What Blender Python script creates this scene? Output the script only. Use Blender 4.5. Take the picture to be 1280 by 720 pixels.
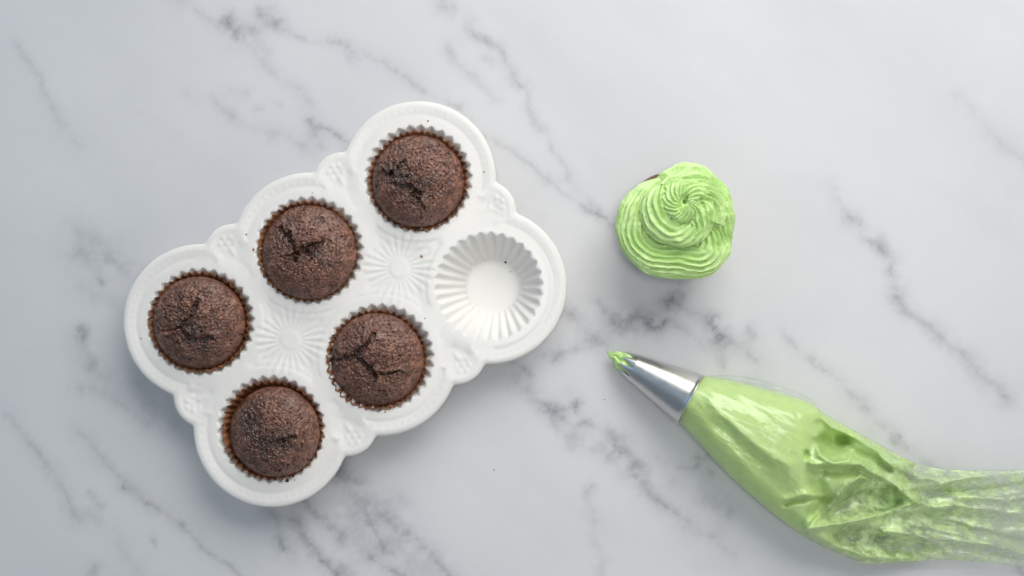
import bpy, bmesh, math, random
import numpy as np
from mathutils import Vector
from mathutils.geometry import delaunay_2d_cdt

random.seed(4); np.random.seed(4)
S = 0.0005          # one photograph pixel on the table is half a millimetre
H = 1600.0          # camera height over the table, in those units
R = math.radians

for o in list(bpy.data.objects): bpy.data.objects.remove(o)
scn = bpy.context.scene
col = scn.collection

# ------------------------------------------------------------------ camera
cam_d = bpy.data.cameras.new('camera'); cam = bpy.data.objects.new('camera', cam_d); col.objects.link(cam)
cam.location = (0, 0, H*S); cam.rotation_euler = (0, 0, 0)
cam_d.sensor_width = 36; cam_d.lens = 36*H/1280.0; cam_d.clip_start = 0.02; cam_d.clip_end = 20
scn.camera = cam
scn.render.resolution_x = 1024; scn.render.resolution_y = 576

# ------------------------------------------------------------------ room light
w = bpy.data.worlds.new('World'); scn.world = w; w.use_nodes = True
w.node_tree.nodes['Background'].inputs[0].default_value = (0.66, 0.82, 1.0, 1)
w.node_tree.nodes['Background'].inputs[1].default_value = 0.21

def area(name, loc, target, sx, sy, power, colour):
    l = bpy.data.lights.new(name, 'AREA'); l.shape = 'RECTANGLE'; l.size = sx; l.size_y = sy
    l.energy = power; l.color = colour
    o = bpy.data.objects.new(name, l); col.objects.link(o); o.location = loc
    o.rotation_euler = (Vector(target)-Vector(loc)).to_track_quat('-Z', 'Y').to_euler()
    return o
area('window_light', (0.50, 1.25, 1.05), (0.08, -0.05, 0), 1.5, 1.2, 30.0, (1.0, 0.98, 0.95))
pool = area('added_pool_light', (0.14, 0.10, 1.9), (0.14, 0.09, 0), 0.7, 0.7, 0.36, (1.0, 0.95, 0.89)); pool.data.spread = R(24)  # added overhead light: bright pool right of centre, dimmer towards the corners
area('sky_window_light', (-1.35, 0.55, 1.0), (-0.1, 0, 0), 1.0, 1.0, 2.2, (0.30, 0.66, 1.0))
area('warm_front_fill', (0.7, -1.1, 0.7), (0.0, 0, 0), 1.2, 0.8, 3.6, (1.0, 0.94, 0.87))  # added warm fill from the front right, lifts the shadows

vs = scn.view_settings
vs.view_transform = 'Standard'; vs.look = 'None'; vs.exposure = 0.10; vs.gamma = 1; vs.use_curve_mapping = False
scn.render.engine = 'CYCLES'
cy = scn.cycles
cy.max_bounces = 10; cy.diffuse_bounces = 4; cy.glossy_bounces = 4; cy.transparent_max_bounces = 16
cy.use_denoising = True
cy.caustics_reflective = False; cy.caustics_refractive = False

# ------------------------------------------------------------------ numpy noise
def _hash(ix, iy, iz, seed):
    n = (ix.astype(np.int64)*374761393 + iy.astype(np.int64)*668265263 + iz.astype(np.int64)*2147483647 + seed*144665) & 0xffffffff
    n = ((n ^ (n >> 13))*1274126177) & 0xffffffff
    n = ((n ^ (n >> 16))*2246822519) & 0xffffffff
    return ((n ^ (n >> 15)) & 0xffff)/65535.0
def noise(x, y, z=None, seed=0):
    x = np.asarray(x, float); y = np.asarray(y, float)
    z = np.zeros_like(x) if z is None else np.asarray(z, float)+0*x
    ix, iy, iz = np.floor(x), np.floor(y), np.floor(z)
    fx, fy, fz = x-ix, y-iy, z-iz
    fx, fy, fz = [f*f*f*(f*(f*6-15)+10) for f in (fx, fy, fz)]
    v = 0
    for dz in (0, 1):
        if dz and not np.any(fz): continue
        for dy in (0, 1):
            for dx in (0, 1):
                wt = (fx if dx else 1-fx)*(fy if dy else 1-fy)*(fz if dz else 1-fz)
                v = v + wt*_hash(ix+dx, iy+dy, iz+dz, seed)
    return v*2-1
def fbm(x, y, z=None, seed=0, octs=4, gain=0.5):
    v = 0; a = 1; f = 1; t = 0
    for k in range(octs):
        v = v + a*noise(x*f, y*f, None if z is None else z*f, seed+k*17); t += a; a *= gain; f *= 2.03
    return v/t
def sstep(a, b, x):
    t = np.clip((x-a)/(b-a), 0, 1); return t*t*(3-2*t)
def poly_dist(x, y, pts):
    """distance to a polyline and the signed side"""
    best = np.full(x.shape, 1e9); side = np.zeros(x.shape)
    for (ax, ay), (bx, by) in zip(pts[:-1], pts[1:]):
        dx, dy = bx-ax, by-ay; L2 = dx*dx+dy*dy+1e-9
        t = np.clip(((x-ax)*dx+(y-ay)*dy)/L2, 0, 1)
        d = np.hypot(x-ax-t*dx, y-ay-t*dy)
        s = np.sign(dx*(y-ay)-dy*(x-ax))
        m = d < best
        best = np.where(m, d, best); side = np.where(m, s, side)
    return best, side

# ------------------------------------------------------------------ object helpers
def mesh_obj(name, verts, faces, mat, parent=None, smooth=True, attrs=None):
    me = bpy.data.meshes.new(name)
    verts = np.asarray(verts, float)*S
    me.from_pydata(verts.tolist(), [], [tuple(f) for f in faces]) if not isinstance(faces, np.ndarray) else _np_mesh(me, verts, faces)
    if smooth: me.polygons.foreach_set('use_smooth', np.ones(len(me.polygons), bool))
    for k, v in (attrs or {}).items():
        a = me.attributes.new(k, 'FLOAT', 'POINT'); a.data.foreach_set('value', np.asarray(v, np.float32).ravel())
    me.materials.append(mat); me.update(); me.validate()
    o = bpy.data.objects.new(name, me); col.objects.link(o)
    if parent: o.parent = parent
    return o
def _np_mesh(me, v, f):
    n = f.shape[1]
    me.vertices.add(len(v)); me.vertices.foreach_set('co', v.astype(np.float32).ravel())
    me.loops.add(f.size); me.loops.foreach_set('vertex_index', f.astype(np.int32).ravel())
    me.polygons.add(len(f)); me.polygons.foreach_set('loop_start', np.arange(0, f.size, n, dtype=np.int32))
    me.update(calc_edges=True)
def grid_faces(nr, nc, wrap=False):
    r = np.arange(nr-1)[:, None]; c = np.arange(nc if wrap else nc-1)[None, :]
    c2 = (c+1) % nc
    return np.stack([r*nc+c+0*r, r*nc+c2+0*r, (r+1)*nc+c2, (r+1)*nc+c], -1).reshape(-1, 4)
def empty(name, loc, label, cat, group=None, rotz=0):
    o = bpy.data.objects.new(name, None); col.objects.link(o); o.empty_display_size = 0.01
    o.location = loc; o.rotation_euler = (0, 0, rotz); tag(o, label, cat, group); return o
def tag(o, label, cat, group=None):
    o['label'] = label; o['category'] = cat
    if group: o['group'] = group
    return o
def solid(o, t, offset=-1):
    m = o.modifiers.new('thickness', 'SOLIDIFY'); m.thickness = t*S; m.offset = offset; m.use_even_offset = False
    return o
def wp(x, y, z=0.0):
    """photograph pixel seen at height z -> place on the ground plan (pixel units, y up)"""
    k = (H-z)/H
    return (x-640)*k, (360-y)*k

# ------------------------------------------------------------------ material helpers
class M:
    def __init__(s, name):
        s.m = bpy.data.materials.new(name); s.m.use_nodes = True; s.t = s.m.node_tree
        s.b = s.t.nodes['Principled BSDF']; s.out = s.t.nodes['Material Output']
    def n(s, typ, **kw):
        nd = s.t.nodes.new(typ)
        for k, v in kw.items():
            if k.startswith('i_'): nd.inputs[k[2:].replace('_', ' ')].default_value = v
            else: setattr(nd, k, v)
        return nd
    def l(s, a, b): s.t.links.new(a, b)
    def set(s, **kw):
        for k, v in kw.items(): s.b.inputs[k.replace('_', ' ')].default_value = v
    def noise(s, scale, detail=4, rough=0.55, vec=None):
        nd = s.n('ShaderNodeTexNoise'); nd.inputs['Scale'].default_value = scale
        nd.inputs['Detail'].default_value = detail; nd.inputs['Roughness'].default_value = rough
        if vec is None:
            tc = s.n('ShaderNodeTexCoord'); vec = tc.outputs['Object']
        s.l(vec, nd.inputs['Vector']); return nd.outputs['Fac']
    def ramp(s, fac, stops):
        r = s.n('ShaderNodeValToRGB'); e = r.color_ramp.elements
        while len(e) < len(stops): e.new(0.5)
        for el, (p, c) in zip(e, stops): el.position = p; el.color = (*c, 1) if len(c) == 3 else c
        s.l(fac, r.inputs[0]); return r.outputs[0]
    def mix(s, fac, a, b, blend='MIX'):
        nd = s.n('ShaderNodeMix', data_type='RGBA', blend_type=blend)
        for k, v in ((0, fac), (6, a), (7, b)):
            if hasattr(v, 'links'): s.l(v, nd.inputs[k])
            else: nd.inputs[k].default_value = v if k == 0 else ((*v, 1) if len(v) == 3 else v)
        return nd.outputs[2]
    def math(s, op, a, b=None, clamp=False):
        nd = s.n('ShaderNodeMath', operation=op, use_clamp=clamp)
        for k, v in ((0, a), (1, b)):
            if v is None: continue
            if hasattr(v, 'links'): s.l(v, nd.inputs[k])
            else: nd.inputs[k].default_value = v
        return nd.outputs[0]
    def attr(s, name):
        nd = s.n('ShaderNodeAttribute', attribute_name=name); return nd.outputs['Fac']
    def bump(s, height, strength, dist, prev=None):
        nd = s.n('ShaderNodeBump'); nd.inputs['Strength'].default_value = strength; nd.inputs['Distance'].default_value = dist
        s.l(height, nd.inputs['Height'])
        if prev is not None: s.l(prev, nd.inputs['Normal'])
        s.l(nd.outputs[0], s.b.inputs['Normal']); return nd.outputs[0]
    def colour(s, sock): s.l(sock, s.b.inputs['Base Color'])

# marble
mm = M('white_marble'); mm.set(Roughness=0.42, Specular_IOR_Level=0.35)
vein = mm.attr('vein'); cloud = mm.attr('cloud')
fine = mm.noise(420, 5, 0.65); grain = mm.noise(1500, 3, 0.6)
base = mm.mix(mm.ramp(mm.noise(9, 5, 0.6), [(0.35, (0, 0, 0)), (0.7, (1, 1, 1))]), (0.65, 0.652, 0.66), (0.615, 0.62, 0.635))
c1 = mm.mix(cloud, base, (0.33, 0.337, 0.365))
stip = mm.ramp(mm.noise(800, 4, 0.75), [(0.34, (0.45,)*3), (0.64, (1.25,)*3)])
vm = mm.math('MULTIPLY', mm.math('MULTIPLY', vein, mm.math('ADD', mm.math('MULTIPLY', fine, 1.1), 0.45)), stip, clamp=True)
c2 = mm.mix(vm, c1, (0.13, 0.133, 0.148))
c3 = mm.mix(0.05, c2, mm.mix(grain, (0.3, 0.3, 0.3), (1, 1, 1)), 'MULTIPLY')
mm.colour(c3)
mm.bump(mm.noise(70, 3), 0.06, 0.0004)

# glazed white ceramic
mc = M('white_ceramic'); mc.set(Roughness=0.30, Specular_IOR_Level=0.4)
mc.colour(mc.mix(mc.noise(60, 4), (0.765, 0.745, 0.705), (0.79, 0.772, 0.735)))
mc.bump(mc.noise(140, 2), 0.05, 0.0004)

# chocolate cake
mk = M('chocolate_cake'); mk.set(Roughness=0.5, Specular_IOR_Level=0.8)
n1 = mk.noise(190, 5, 0.62); n2 = mk.noise(900, 4, 0.65); n3 = mk.noise(60, 3)
kc = mk.ramp(n1, [(0.30, (0.060, 0.020, 0.010)), (0.48, (0.165, 0.064, 0.036)), (0.66, (0.30, 0.132, 0.080))])
kc = mk.mix(mk.ramp(n3, [(0.35, (0, 0, 0)), (0.65, (0.5, 0.5, 0.5))]), kc, (0.090, 0.034, 0.020))
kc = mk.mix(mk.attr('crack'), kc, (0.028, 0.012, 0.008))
pore = mk.ramp(mk.noise(520, 3, 0.6), [(0.60, (0, 0, 0)), (0.68, (0.85, 0.85, 0.85))])
kc = mk.mix(pore, kc, (0.022, 0.010, 0.008))
lite = mk.ramp(mk.noise(700, 3, 0.6), [(0.60, (0, 0, 0)), (0.74, (0.35, 0.35, 0.35))])
kc = mk.mix(lite, kc, (0.40, 0.235, 0.175))
mk.colour(kc)
rr = mk.math('SUBTRACT', mk.math('MULTIPLY', n2, 0.36), mk.math('MULTIPLY', mk.attr('crack'), 0.12))
mk.l(mk.math('ADD', rr, 0.16, clamp=True), mk.b.inputs['Roughness'])
b1 = mk.bump(n1, 0.75, 0.0015); mk.bump(n2, 0.35, 0.0004, b1)

# brown paper liner
mp = M('brown_paper'); mp.set(Roughness=0.5)
mp.colour(mp.mix(mp.ramp(mp.noise(160, 4, 0.65), [(0.4, (0, 0, 0)), (0.62, (1, 1, 1))]), (0.095, 0.034, 0.016), (0.29, 0.115, 0.045)))
mp.bump(mp.noise(500, 3), 0.2, 0.0002)

# frosting
def frosting_mat(name, c0, c1_):
    f = M(name); f.set(Roughness=0.31, Specular_IOR_Level=0.5)
    f.b.subsurface_method = 'RANDOM_WALK'
    f.set(Subsurface_Weight=0.12, Subsurface_Scale=0.0025, Subsurface_Radius=(0.8, 1.0, 0.35))
    f.colour(f.mix(f.noise(120, 4, 0.6), c0, c1_))
    b = f.bump(f.noise(350, 4, 0.6), 0.22, 0.0005); b = f.bump(f.noise(1600, 2), 0.12, 0.0002, b); f.bump(f.ramp(f.noise(430, 2, 0.5), [(0.68, (1, 1, 1)), (0.74, (0, 0, 0))]), 0.5, 0.0006, b)
    return f.m
mf = frosting_mat('green_frosting', (0.48, 0.71, 0.235), (0.57, 0.765, 0.33))
mff = frosting_mat('green_frosting_in_bag', (0.50, 0.69, 0.21), (0.58, 0.74, 0.29))

# steel
ms = M('brushed_steel'); ms.set(Metallic=1.0, Roughness=0.24)
ms.colour(ms.mix(ms.noise(90, 4), (0.64, 0.62, 0.605), (0.76, 0.74, 0.725)))
tc = ms.n('ShaderNodeTexCoord'); mpn = ms.n('ShaderNodeMapping'); mpn.inputs['Scale'].default_value = (2400, 60, 60)
ms.l(tc.outputs['Object'], mpn.inputs[0])
nn = ms.n('ShaderNodeTexNoise'); nn.inputs['Scale'].default_value = 1.0; nn.inputs['Detail'].default_value = 3
ms.l(mpn.outputs[0], nn.inputs['Vector']); ms.bump(nn.outputs['Fac'], 0.06, 0.0002)
ms.l(ms.math('ADD', ms.math('MULTIPLY', ms.noise(200, 4), 0.28), 0.20), ms.b.inputs['Roughness'])

# clear plastic film with frosting smears (attribute smear)
mpl = M('clear_plastic_film')
nt = mpl.t
tr = mpl.n('ShaderNodeBsdfTransparent'); tr.inputs[0].default_value = (0.97, 0.98, 0.97, 1)
gl = mpl.n('ShaderNodeBsdfGlossy'); gl.inputs['Roughness'].default_value = 0.23; gl.inputs[0].default_value = (1, 1, 1, 1)
fr = mpl.n('ShaderNodeLayerWeight'); fr.inputs['Blend'].default_value = 0.5
wn = mpl.noise(170, 4, 0.6); bp = mpl.n('ShaderNodeBump'); bp.inputs['Strength'].default_value = 0.45; bp.inputs['Distance'].default_value = 0.0010
mpl.l(wn, bp.inputs['Height']); mpl.l(bp.outputs[0], gl.inputs['Normal']); mpl.l(bp.outputs[0], fr.inputs['Normal'])
frf = mpl.math('ADD', mpl.math('MULTIPLY', mpl.math('POWER', fr.outputs['Facing'], 4.0), 0.40), 0.034)
df = mpl.n('ShaderNodeBsdfPrincipled'); df.inputs['Roughness'].default_value = 0.35
df.inputs['Base Color'].default_value = (0.56, 0.72, 0.34, 1)
sm = mpl.math('MULTIPLY', mpl.attr('smear'), mpl.ramp(mpl.noise(120, 4, 0.6), [(0.34, (0.2,)*3), (0.62, (1, 1, 1))]), clamp=True)
hz = mpl.n('ShaderNodeBsdfDiffuse'); hz.inputs[0].default_value = (0.8, 0.83, 0.78, 1)
x0 = mpl.n('ShaderNodeMixShader'); x0.inputs[0].default_value = 0.025; mpl.l(tr.outputs[0], x0.inputs[1]); mpl.l(hz.outputs[0], x0.inputs[2])
x1 = mpl.n('ShaderNodeMixShader'); mpl.l(sm, x1.inputs[0]); mpl.l(x0.outputs[0], x1.inputs[1]); mpl.l(df.outputs[0], x1.inputs[2])
x2 = mpl.n('ShaderNodeMixShader'); mpl.l(frf, x2.inputs[0]); mpl.l(x1.outputs[0], x2.inputs[1]); mpl.l(gl.outputs[0], x2.inputs[2])
mpl.l(x2.outputs[0], mpl.out.inputs['Surface'])

def crumb_mat(name, c):
    k = M(name); k.set(Roughness=0.7); k.colour(k.mix(k.noise(1500), c, tuple(v*1.8 for v in c))); return k.m
mcr = crumb_mat('dark_crumb', (0.035, 0.018, 0.012)); mco = crumb_mat('toffee_crumb', (0.22, 0.09, 0.03))
mclr = M('clear_drop'); mclr.set(Roughness=0.05, Transmission_Weight=0.9, IOR=1.35); mclr.colour(mclr.mix(0.0, (0.95, 0.97, 0.93), (1, 1, 1)))

# ================================================================== MARBLE TABLE
VEINS = [  # points, core width, strength, halo width, halo strength
 ([(215,-5),(245,12),(265,22),(285,30)], 3, .25, 10, .16),
 ([(285,26),(293,36),(301,50)], 5, .85, 11, .30),
 ([(301,50),(318,60),(333,82),(350,100),(368,108),(388,128)], 3.5, .22, 10, .15),
 ([(315,40),(322,50),(330,62)], 4, .45, 8, .2), ([(322,15),(328,27)], 3, .3, 7, .12),
 ([(336,18),(344,30)], 5, .75, 10, .25),
 ([(344,30),(360,38),(385,48),(410,50)], 3, .3, 8, .15),
 ([(412,49),(430,58),(443,72)], 3, .55, 7, .2), ([(430,58),(452,66),(480,80),(520,105),(552,122),(575,135)], 2.4, .34, 9, .15),
 ([(575,135),(600,168),(620,178),(650,197),(668,209),(690,228),(705,240),(727,257),(745,267)], 1.9, .34, 8, .13),
 ([(735,262),(748,267),(760,275),(772,287)], 2.4, .5, 7, .15),
 ([(550,-5),(560,10)], 7, .3, 12, .15), ([(560,6),(580,15),(590,30)], 3, .25, 8, .12),
 ([(590,38),(598,45),(606,50)], 4, .55, 8, .2), ([(606,48),(623,60),(632,80),(640,100),(655,108)], 3, .34, 9, .15),
 ([(640,100),(657,118),(660,135),(668,150),(678,160)], 3.2, .34, 8, .13), ([(678,160),(688,172),(691,187),(700,200),(712,222)], 2, .36, 7, .12),
 ([(712,222),(730,242),(748,262)], 2.2, .2, 8, .1),
 ([(560,60),(570,75),(590,97),(605,112),(617,122)], 4, .22, 9, .14), ([(606,76),(612,80)], 4, .2, 5, .08),
 ([(387,148),(391,156),(410,163),(436,178)], 2.6, .5, 7, .18), ([(390,156),(394,170),(398,184)], 5, .25, 9, .14),
 ([(340,164),(360,170),(386,184)], 3, .2, 9, .12), ([(262,120),(275,135),(290,145)], 3, .3, 8, .13), ([(290,145),(310,155),(338,168)], 3, .22, 9, .12),
 ([(322,135),(329,139)], 3, .3, 6, .1), ([(345,131),(350,134)], 2.5, .4, 5, .1), ([(285,110),(310,115)], 5, .12, 9, .08), ([(230,112),(245,120)], 6, .12, 8, .06),
 ([(1038,225),(1048,250),(1060,276)], 3, .2, 9, .13), ([(1060,277),(1072,280),(1080,292),(1095,301),(1103,308)], 4, .42, 9, .22),
 ([(1103,305),(1115,325),(1112,335),(1117,352),(1123,370)], 4, .42, 9, .2), ([(1123,370),(1140,393),(1160,407),(1180,426),(1215,452),(1260,500)], 5, .35, 13, .22),
 ([(980,415),(1000,435),(1017,452)], 2, .3, 8, .13), ([(1015,450),(1020,455)], 2.4, .6, 5, .1), ([(1017,452),(1045,473),(1050,478)], 2.4, .42, 8, .15),
 ([(1050,476),(1065,495),(1078,510)], 4, .32, 9, .17), ([(1078,510),(1092,525),(1115,545),(1135,562),(1160,582),(1200,610)], 6, .25, 12, .17),
 ([(1113,548),(1117,553)], 1.6, .8, 3, .1), ([(1122,543),(1126,547)], 1.6, .7, 3, .1), ([(1133,556),(1137,560)], 1.6, .5, 3, .1),
 ([(750,378),(757,388),(768,397)], 3, .4, 8, .2), ([(768,403),(785,397),(801,396),(808,403)], 5, .72, 13, .42), ([(772,412),(790,408)], 8, .35, 12, .25),
 ([(808,403),(817,412),(828,410),(832,396),(832,380),(840,366),(852,355)], 3.6, .75, 10, .32), ([(833,376),(846,382),(850,370)], 5, .4, 12, .35),
 ([(850,385),(878,390),(888,403),(893,408)], 3, .25, 10, .18), ([(888,403),(894,411),(898,420)], 5.5, .85, 10, .35), ([(898,420),(917,430),(928,437),(945,452)], 4, .33, 11, .2),
 ([(845,408),(860,418),(875,428)], 3, .35, 10, .18), ([(936,415),(942,420)], 6, .3, 8, .15), ([(900,433),(893,430)], 6, .3, 9, .2), ([(900,445),(905,455)], 4, .3, 8, .15), ([(935,478),(955,486)], 4, .3, 9, .15),
 ([(700,388),(712,393),(716,397)], 6, .4, 11, .25), ([(714,396),(725,406),(733,418)], 2, .42, 8, .14), ([(738,428),(752,432),(762,430)], 6, .35, 12, .2), ([(738,425),(745,420)], 4, .3, 8, .1),
 ([(684,446),(695,447),(708,440),(720,437)], 4, .38, 9, .18), ([(692,452),(700,445)], 3, .3, 7, .1),
 ([(640,452),(646,463),(646,475)], 2.6, .55, 9, .22), ([(648,455),(662,468)], 2, .45, 7, .16), ([(646,472),(660,487),(675,500),(690,512)], 5, .28, 12, .2),
 ([(690,512),(705,512),(718,507)], 4, .4, 10, .2), ([(713,488),(722,503)], 3.5, .4, 9, .18), ([(721,500),(722,510)], 2.6, .9, 5, .25), ([(722,505),(728,503)], 2, .5, 4, .1),
 ([(680,502),(700,520),(720,532),(730,530),(742,535)], 2.6, .5, 9, .22), ([(742,535),(762,545),(772,557)], 4, .42, 11, .24), ([(690,520),(700,538),(716,554)], 4, .28, 10, .18),
 ([(755,552),(762,566),(770,560)], 4, .32, 9, .15), ([(772,557),(785,570),(792,586),(803,596)], 5, .4, 11, .28), ([(800,583),(803,588)], 3.5, .7, 6, .2), ([(790,582),(800,600),(812,618),(822,626)], 3.4, .45, 11, .24),
 ([(820,622),(840,638),(856,648)], 2.6, .6, 8, .2), ([(856,648),(872,662),(890,672),(915,690)], 3.2, .33, 11, .18), ([(720,545),(740,560),(752,566)], 4, .2, 9, .12),
 ([(742,606),(732,612),(733,624)], 2.4, .36, 7, .13), ([(733,624),(741,638),(746,654),(741,673),(750,695),(753,725)], 4, .16, 9, .1),
 ([(855,583),(866,584),(872,581),(872,572),(886,570)], 2.2, .75, 7, .2), ([(825,576),(836,578)], 5, .3, 9, .14), ([(842,600),(850,606)], 6, .22, 9, .14), ([(878,612),(892,625),(905,640)], 6, .33, 13, .22), ([(890,590),(884,585)], 3, .3, 8, .1),
 ([(95,540),(115,556),(130,570),(145,590),(160,607)], 2.6, .32, 10, .16), ([(160,607),(172,622),(182,632)], 4, .25, 10, .15), ([(182,630),(192,635),(215,650),(228,657)], 2.6, .55, 8, .2), ([(228,657),(240,672),(250,682)], 2, .42, 7, .15), ([(250,682),(265,693),(285,708),(305,725)], 2, .4, 8, .15),
 ([(153,606),(155,608)], 1.8, .85, 3, .1), ([(232,663),(234,665)], 1.8, .8, 3, .1), ([(262,691),(266,694)], 1.8, .85, 3, .1), ([(281,706),(284,708)], 1.6, .7, 3, .1),
 ([(112,612),(117,620)], 2, .7, 5, .15), ([(125,630),(131,634)], 3, .4, 6, .15), ([(188,673),(194,679)], 2, .55, 5, .15), ([(113,714),(120,706)], 4, .35, 7, .15), ([(110,640),(135,665),(160,695),(185,725)], 7, .12, 16, .1),
 ([(95,484),(130,490),(160,508),(185,533)], 3, .18, 10, .14), ([(183,505),(200,522),(215,530)], 8, .22, 14, .18), ([(98,410),(103,425),(112,445),(116,455)], 4, .36, 11, .2), ([(100,414),(103,420)], 4, .55, 7, .2),
 ([(92,318),(115,318),(140,325),(160,335),(178,347)], 5, .25, 15, .22), ([(92,290),(115,296),(140,312)], 9, .15, 16, .12), ([(122,346),(127,353)], 2.4, .45, 5, .12), ([(100,360),(125,375),(150,380)], 8, .1, 14, .08), ([(92,440),(130,470),(170,480)], 9, .1, 16, .1),
 ([(330,636),(343,648),(347,665),(352,680),(361,695)], 4, .55, 10, .3), ([(365,650),(372,656),(380,670),(390,686),(402,700),(428,722)], 3.4, .75, 9, .35), ([(378,624),(392,640),(408,652),(426,667)], 3.4, .6, 9, .3), ([(363,660),(372,668)], 4, .3, 8, .15),
 ([(424,578),(430,592),(442,600)], 5, .4, 11, .28), ([(422,590),(437,612),(455,630)], 2.2, .45, 8, .22), ([(452,628),(459,640),(463,655),(478,680),(482,690)], 2.4, .5, 8, .22), ([(480,688),(492,693)], 2.4, .6, 6, .2), ([(464,696),(480,708),(500,718),(510,725)], 2.4, .55, 8, .25),
 ([(478,645),(492,658),(505,668)], 4, .4, 11, .28), ([(505,662),(525,682),(545,702),(566,725)], 2.6, .4, 10, .25), ([(420,660),(424,668)], 6, .6, 8, .25), ([(455,630),(470,632)], 4, .3, 9, .15),
 ([(500,620),(508,628)], 5, .18, 8, .14), ([(474,624),(484,628)], 6, .18, 9, .12), ([(455,640),(480,665),(520,700),(540,722)], 16, .14, 26, .16), ([(420,700),(440,715)], 3, .45, 8, .2), ([(425,625),(445,650),(450,690)], 8, .12, 16, .14),
 ([(440,610),(450,625)], 6, .2, 10, .15), ([(1190,640),(1230,665),(1285,720)], 3, .35, 10, .2), ([(20,60),(50,95),(70,150),(95,180)], 3, .2, 10, .12), ([(1200,120),(1235,165),(1290,210)], 3, .18, 10, .12), ([(10,520),(45,560),(80,610),(100,650)], 3, .28, 11, .16)]

def axis_pts(a, b, lo, hi, step):
    left = [a, a+(lo-a)*0.35, a+(lo-a)*0.6, a+(lo-a)*0.8, a+(lo-a)*0.92]
    right = [hi+(b-hi)*k for k in (0.08, 0.2, 0.4, 0.65, 1.0)]
    return np.array(left+list(np.arange(lo, hi+0.1, step))+right)
gx = axis_pts(-900, 2180, -60, 1340, 2.0); gy = axis_pts(-700, 1420, -50, 770, 2.0)
X, Y = np.meshgrid(gx, gy)
wx = X + 6*fbm(X/38, Y/38, seed=3, octs=5, gain=0.55) + 1.6*noise(X/5, Y/5, seed=9)
wy = Y + 6*fbm(X/38, Y/38, seed=5, octs=5, gain=0.55) + 1.6*noise(X/5, Y/5, seed=11)
vein_v = np.zeros_like(X); cloud_v = np.zeros_like(X)
brk = 0.45+1.25*fbm(X/17, Y/17, seed=21, octs=5, gain=0.65)
for pts, cw, cs, hw, hs in VEINS:
    px = [p[0] for p in pts]; py = [p[1] for p in pts]; pad = hw*4+12
    j0, j1 = np.searchsorted(gx, [min(px)-pad, max(px)+pad]); i0, i1 = np.searchsorted(gy, [min(py)-pad, max(py)+pad])
    if i1 <= i0 or j1 <= j0: continue
    sl = (slice(i0, i1), slice(j0, j1))
    d, s = poly_dist(wx[sl], wy[sl], pts)
    core = 0.92*cs*np.exp(-(d/(cw*1.3))**1.2)*np.clip(0.8*brk[sl]+0.2, 0.2, 1.3)
    halo = 1.55*hs*np.exp(-(d/(hw*1.15))**1.5)*np.clip(0.7*brk[sl]+0.45, 0.2, 1.3)
    vein_v[sl] = 1-(1-vein_v[sl])*(1-np.clip(core, 0, 1)*0.92)
    cloud_v[sl] = 1-(1-cloud_v[sl])*(1-np.clip(halo, 0, 1))
# faint natural veining everywhere, on the diagonal of the stone
q = (X*0.62-Y*0.78); r_ = (X*0.78+Y*0.62)
fv = np.abs(fbm(q/150+0.5*fbm(X/90, Y/90, seed=31), r_/520, seed=33, octs=4))
far = sstep(0, 60, np.maximum.reduce([-20-X, X-1300, -20-Y, Y-740]))
vein_v = np.clip(vein_v + np.exp(-(fv/0.02)**1.2)*(0.03+0.2*far)*np.clip(brk, 0, 1), 0, 1)
cloud_v = np.clip(cloud_v*0.85 + 0.12*np.clip(fbm(q/70, r_/190, seed=41, octs=5)+0.12, 0, 1), 0, 1)
nr, nc = X.shape
tv = np.stack([X-640, 360-Y, np.zeros_like(X)], -1).reshape(-1, 3)
tf = grid_faces(nr, nc)[:, ::-1]
# underside and edges of the slab: closed with a second, coarse sheet
base_i = len(tv)
cs_ = [(gx[0], gy[0]), (gx[-1], gy[0]), (gx[-1], gy[-1]), (gx[0], gy[-1])]
low = np.array([[x-640, 360-y, -40] for x, y in cs_])
table = mesh_obj('marble_table', tv, tf, mm.m, smooth=False, attrs={'vein': vein_v, 'cloud': cloud_v})
table['kind'] = 'structure'; table['label'] = 'white marble tabletop with grey diagonal veins'
# table edge skirt as part of the setting
top4 = np.array([[x-640, 360-y, -0.05] for x, y in cs_])
edge = mesh_obj('table_edge', np.vstack([top4, low]), [(0, 1, 5, 4), (1, 2, 6, 5), (2, 3, 7, 6), (3, 0, 4, 7), (4, 5, 6, 7)], mm.m, parent=table, smooth=False)

# ================================================================== CERAMIC TRAY
ZP = 46.0; KP = (H-ZP)/H
PU, PV = 162.8, 160.4
CENT = [(i*PU-PU, j*PV-PV/2) for j in (0, 1) for i in (0, 1, 2)]
RL = 98.0
SCAL = []
for i in (-0.5, 0.5):
    for sgn in (-1, 1): SCAL.append((i*PU, sgn*(PV/2+50)))
for sgn in (-1, 1): SCAL.append((sgn*(PU+50), 0.0))
def tray_sdf(x, y):
    d = np.full(np.shape(x), 1e9)
    def smin(a, b, k):
        h = np.clip(0.5+0.5*(b-a)/k, 0, 1); return b+(a-b)*h-k*h*(1-h)
    for cx, cy in CENT: d = np.minimum(d, np.hypot(x-cx, y-cy)-RL)
    for cx, cy in SCAL: d = smin(d, np.hypot(x-cx, y-cy)-37.0, 5.0)
    bx, by = np.abs(x)-PU, np.abs(y)-PV/2
    d = np.minimum(d, np.maximum(bx, by))
    return d
NT = 30
def tooth(th, ph=0.0):
    p = ((th*NT/(2*math.pi))+ph) % 1.0
    return 1-4*np.abs(p-0.5)      # triangle wave -1..1
def contour(th): return 64.6+2.5*tooth(th)
ROS = [(-PU/2, 0.0), (PU/2, 0.0)]
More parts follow.
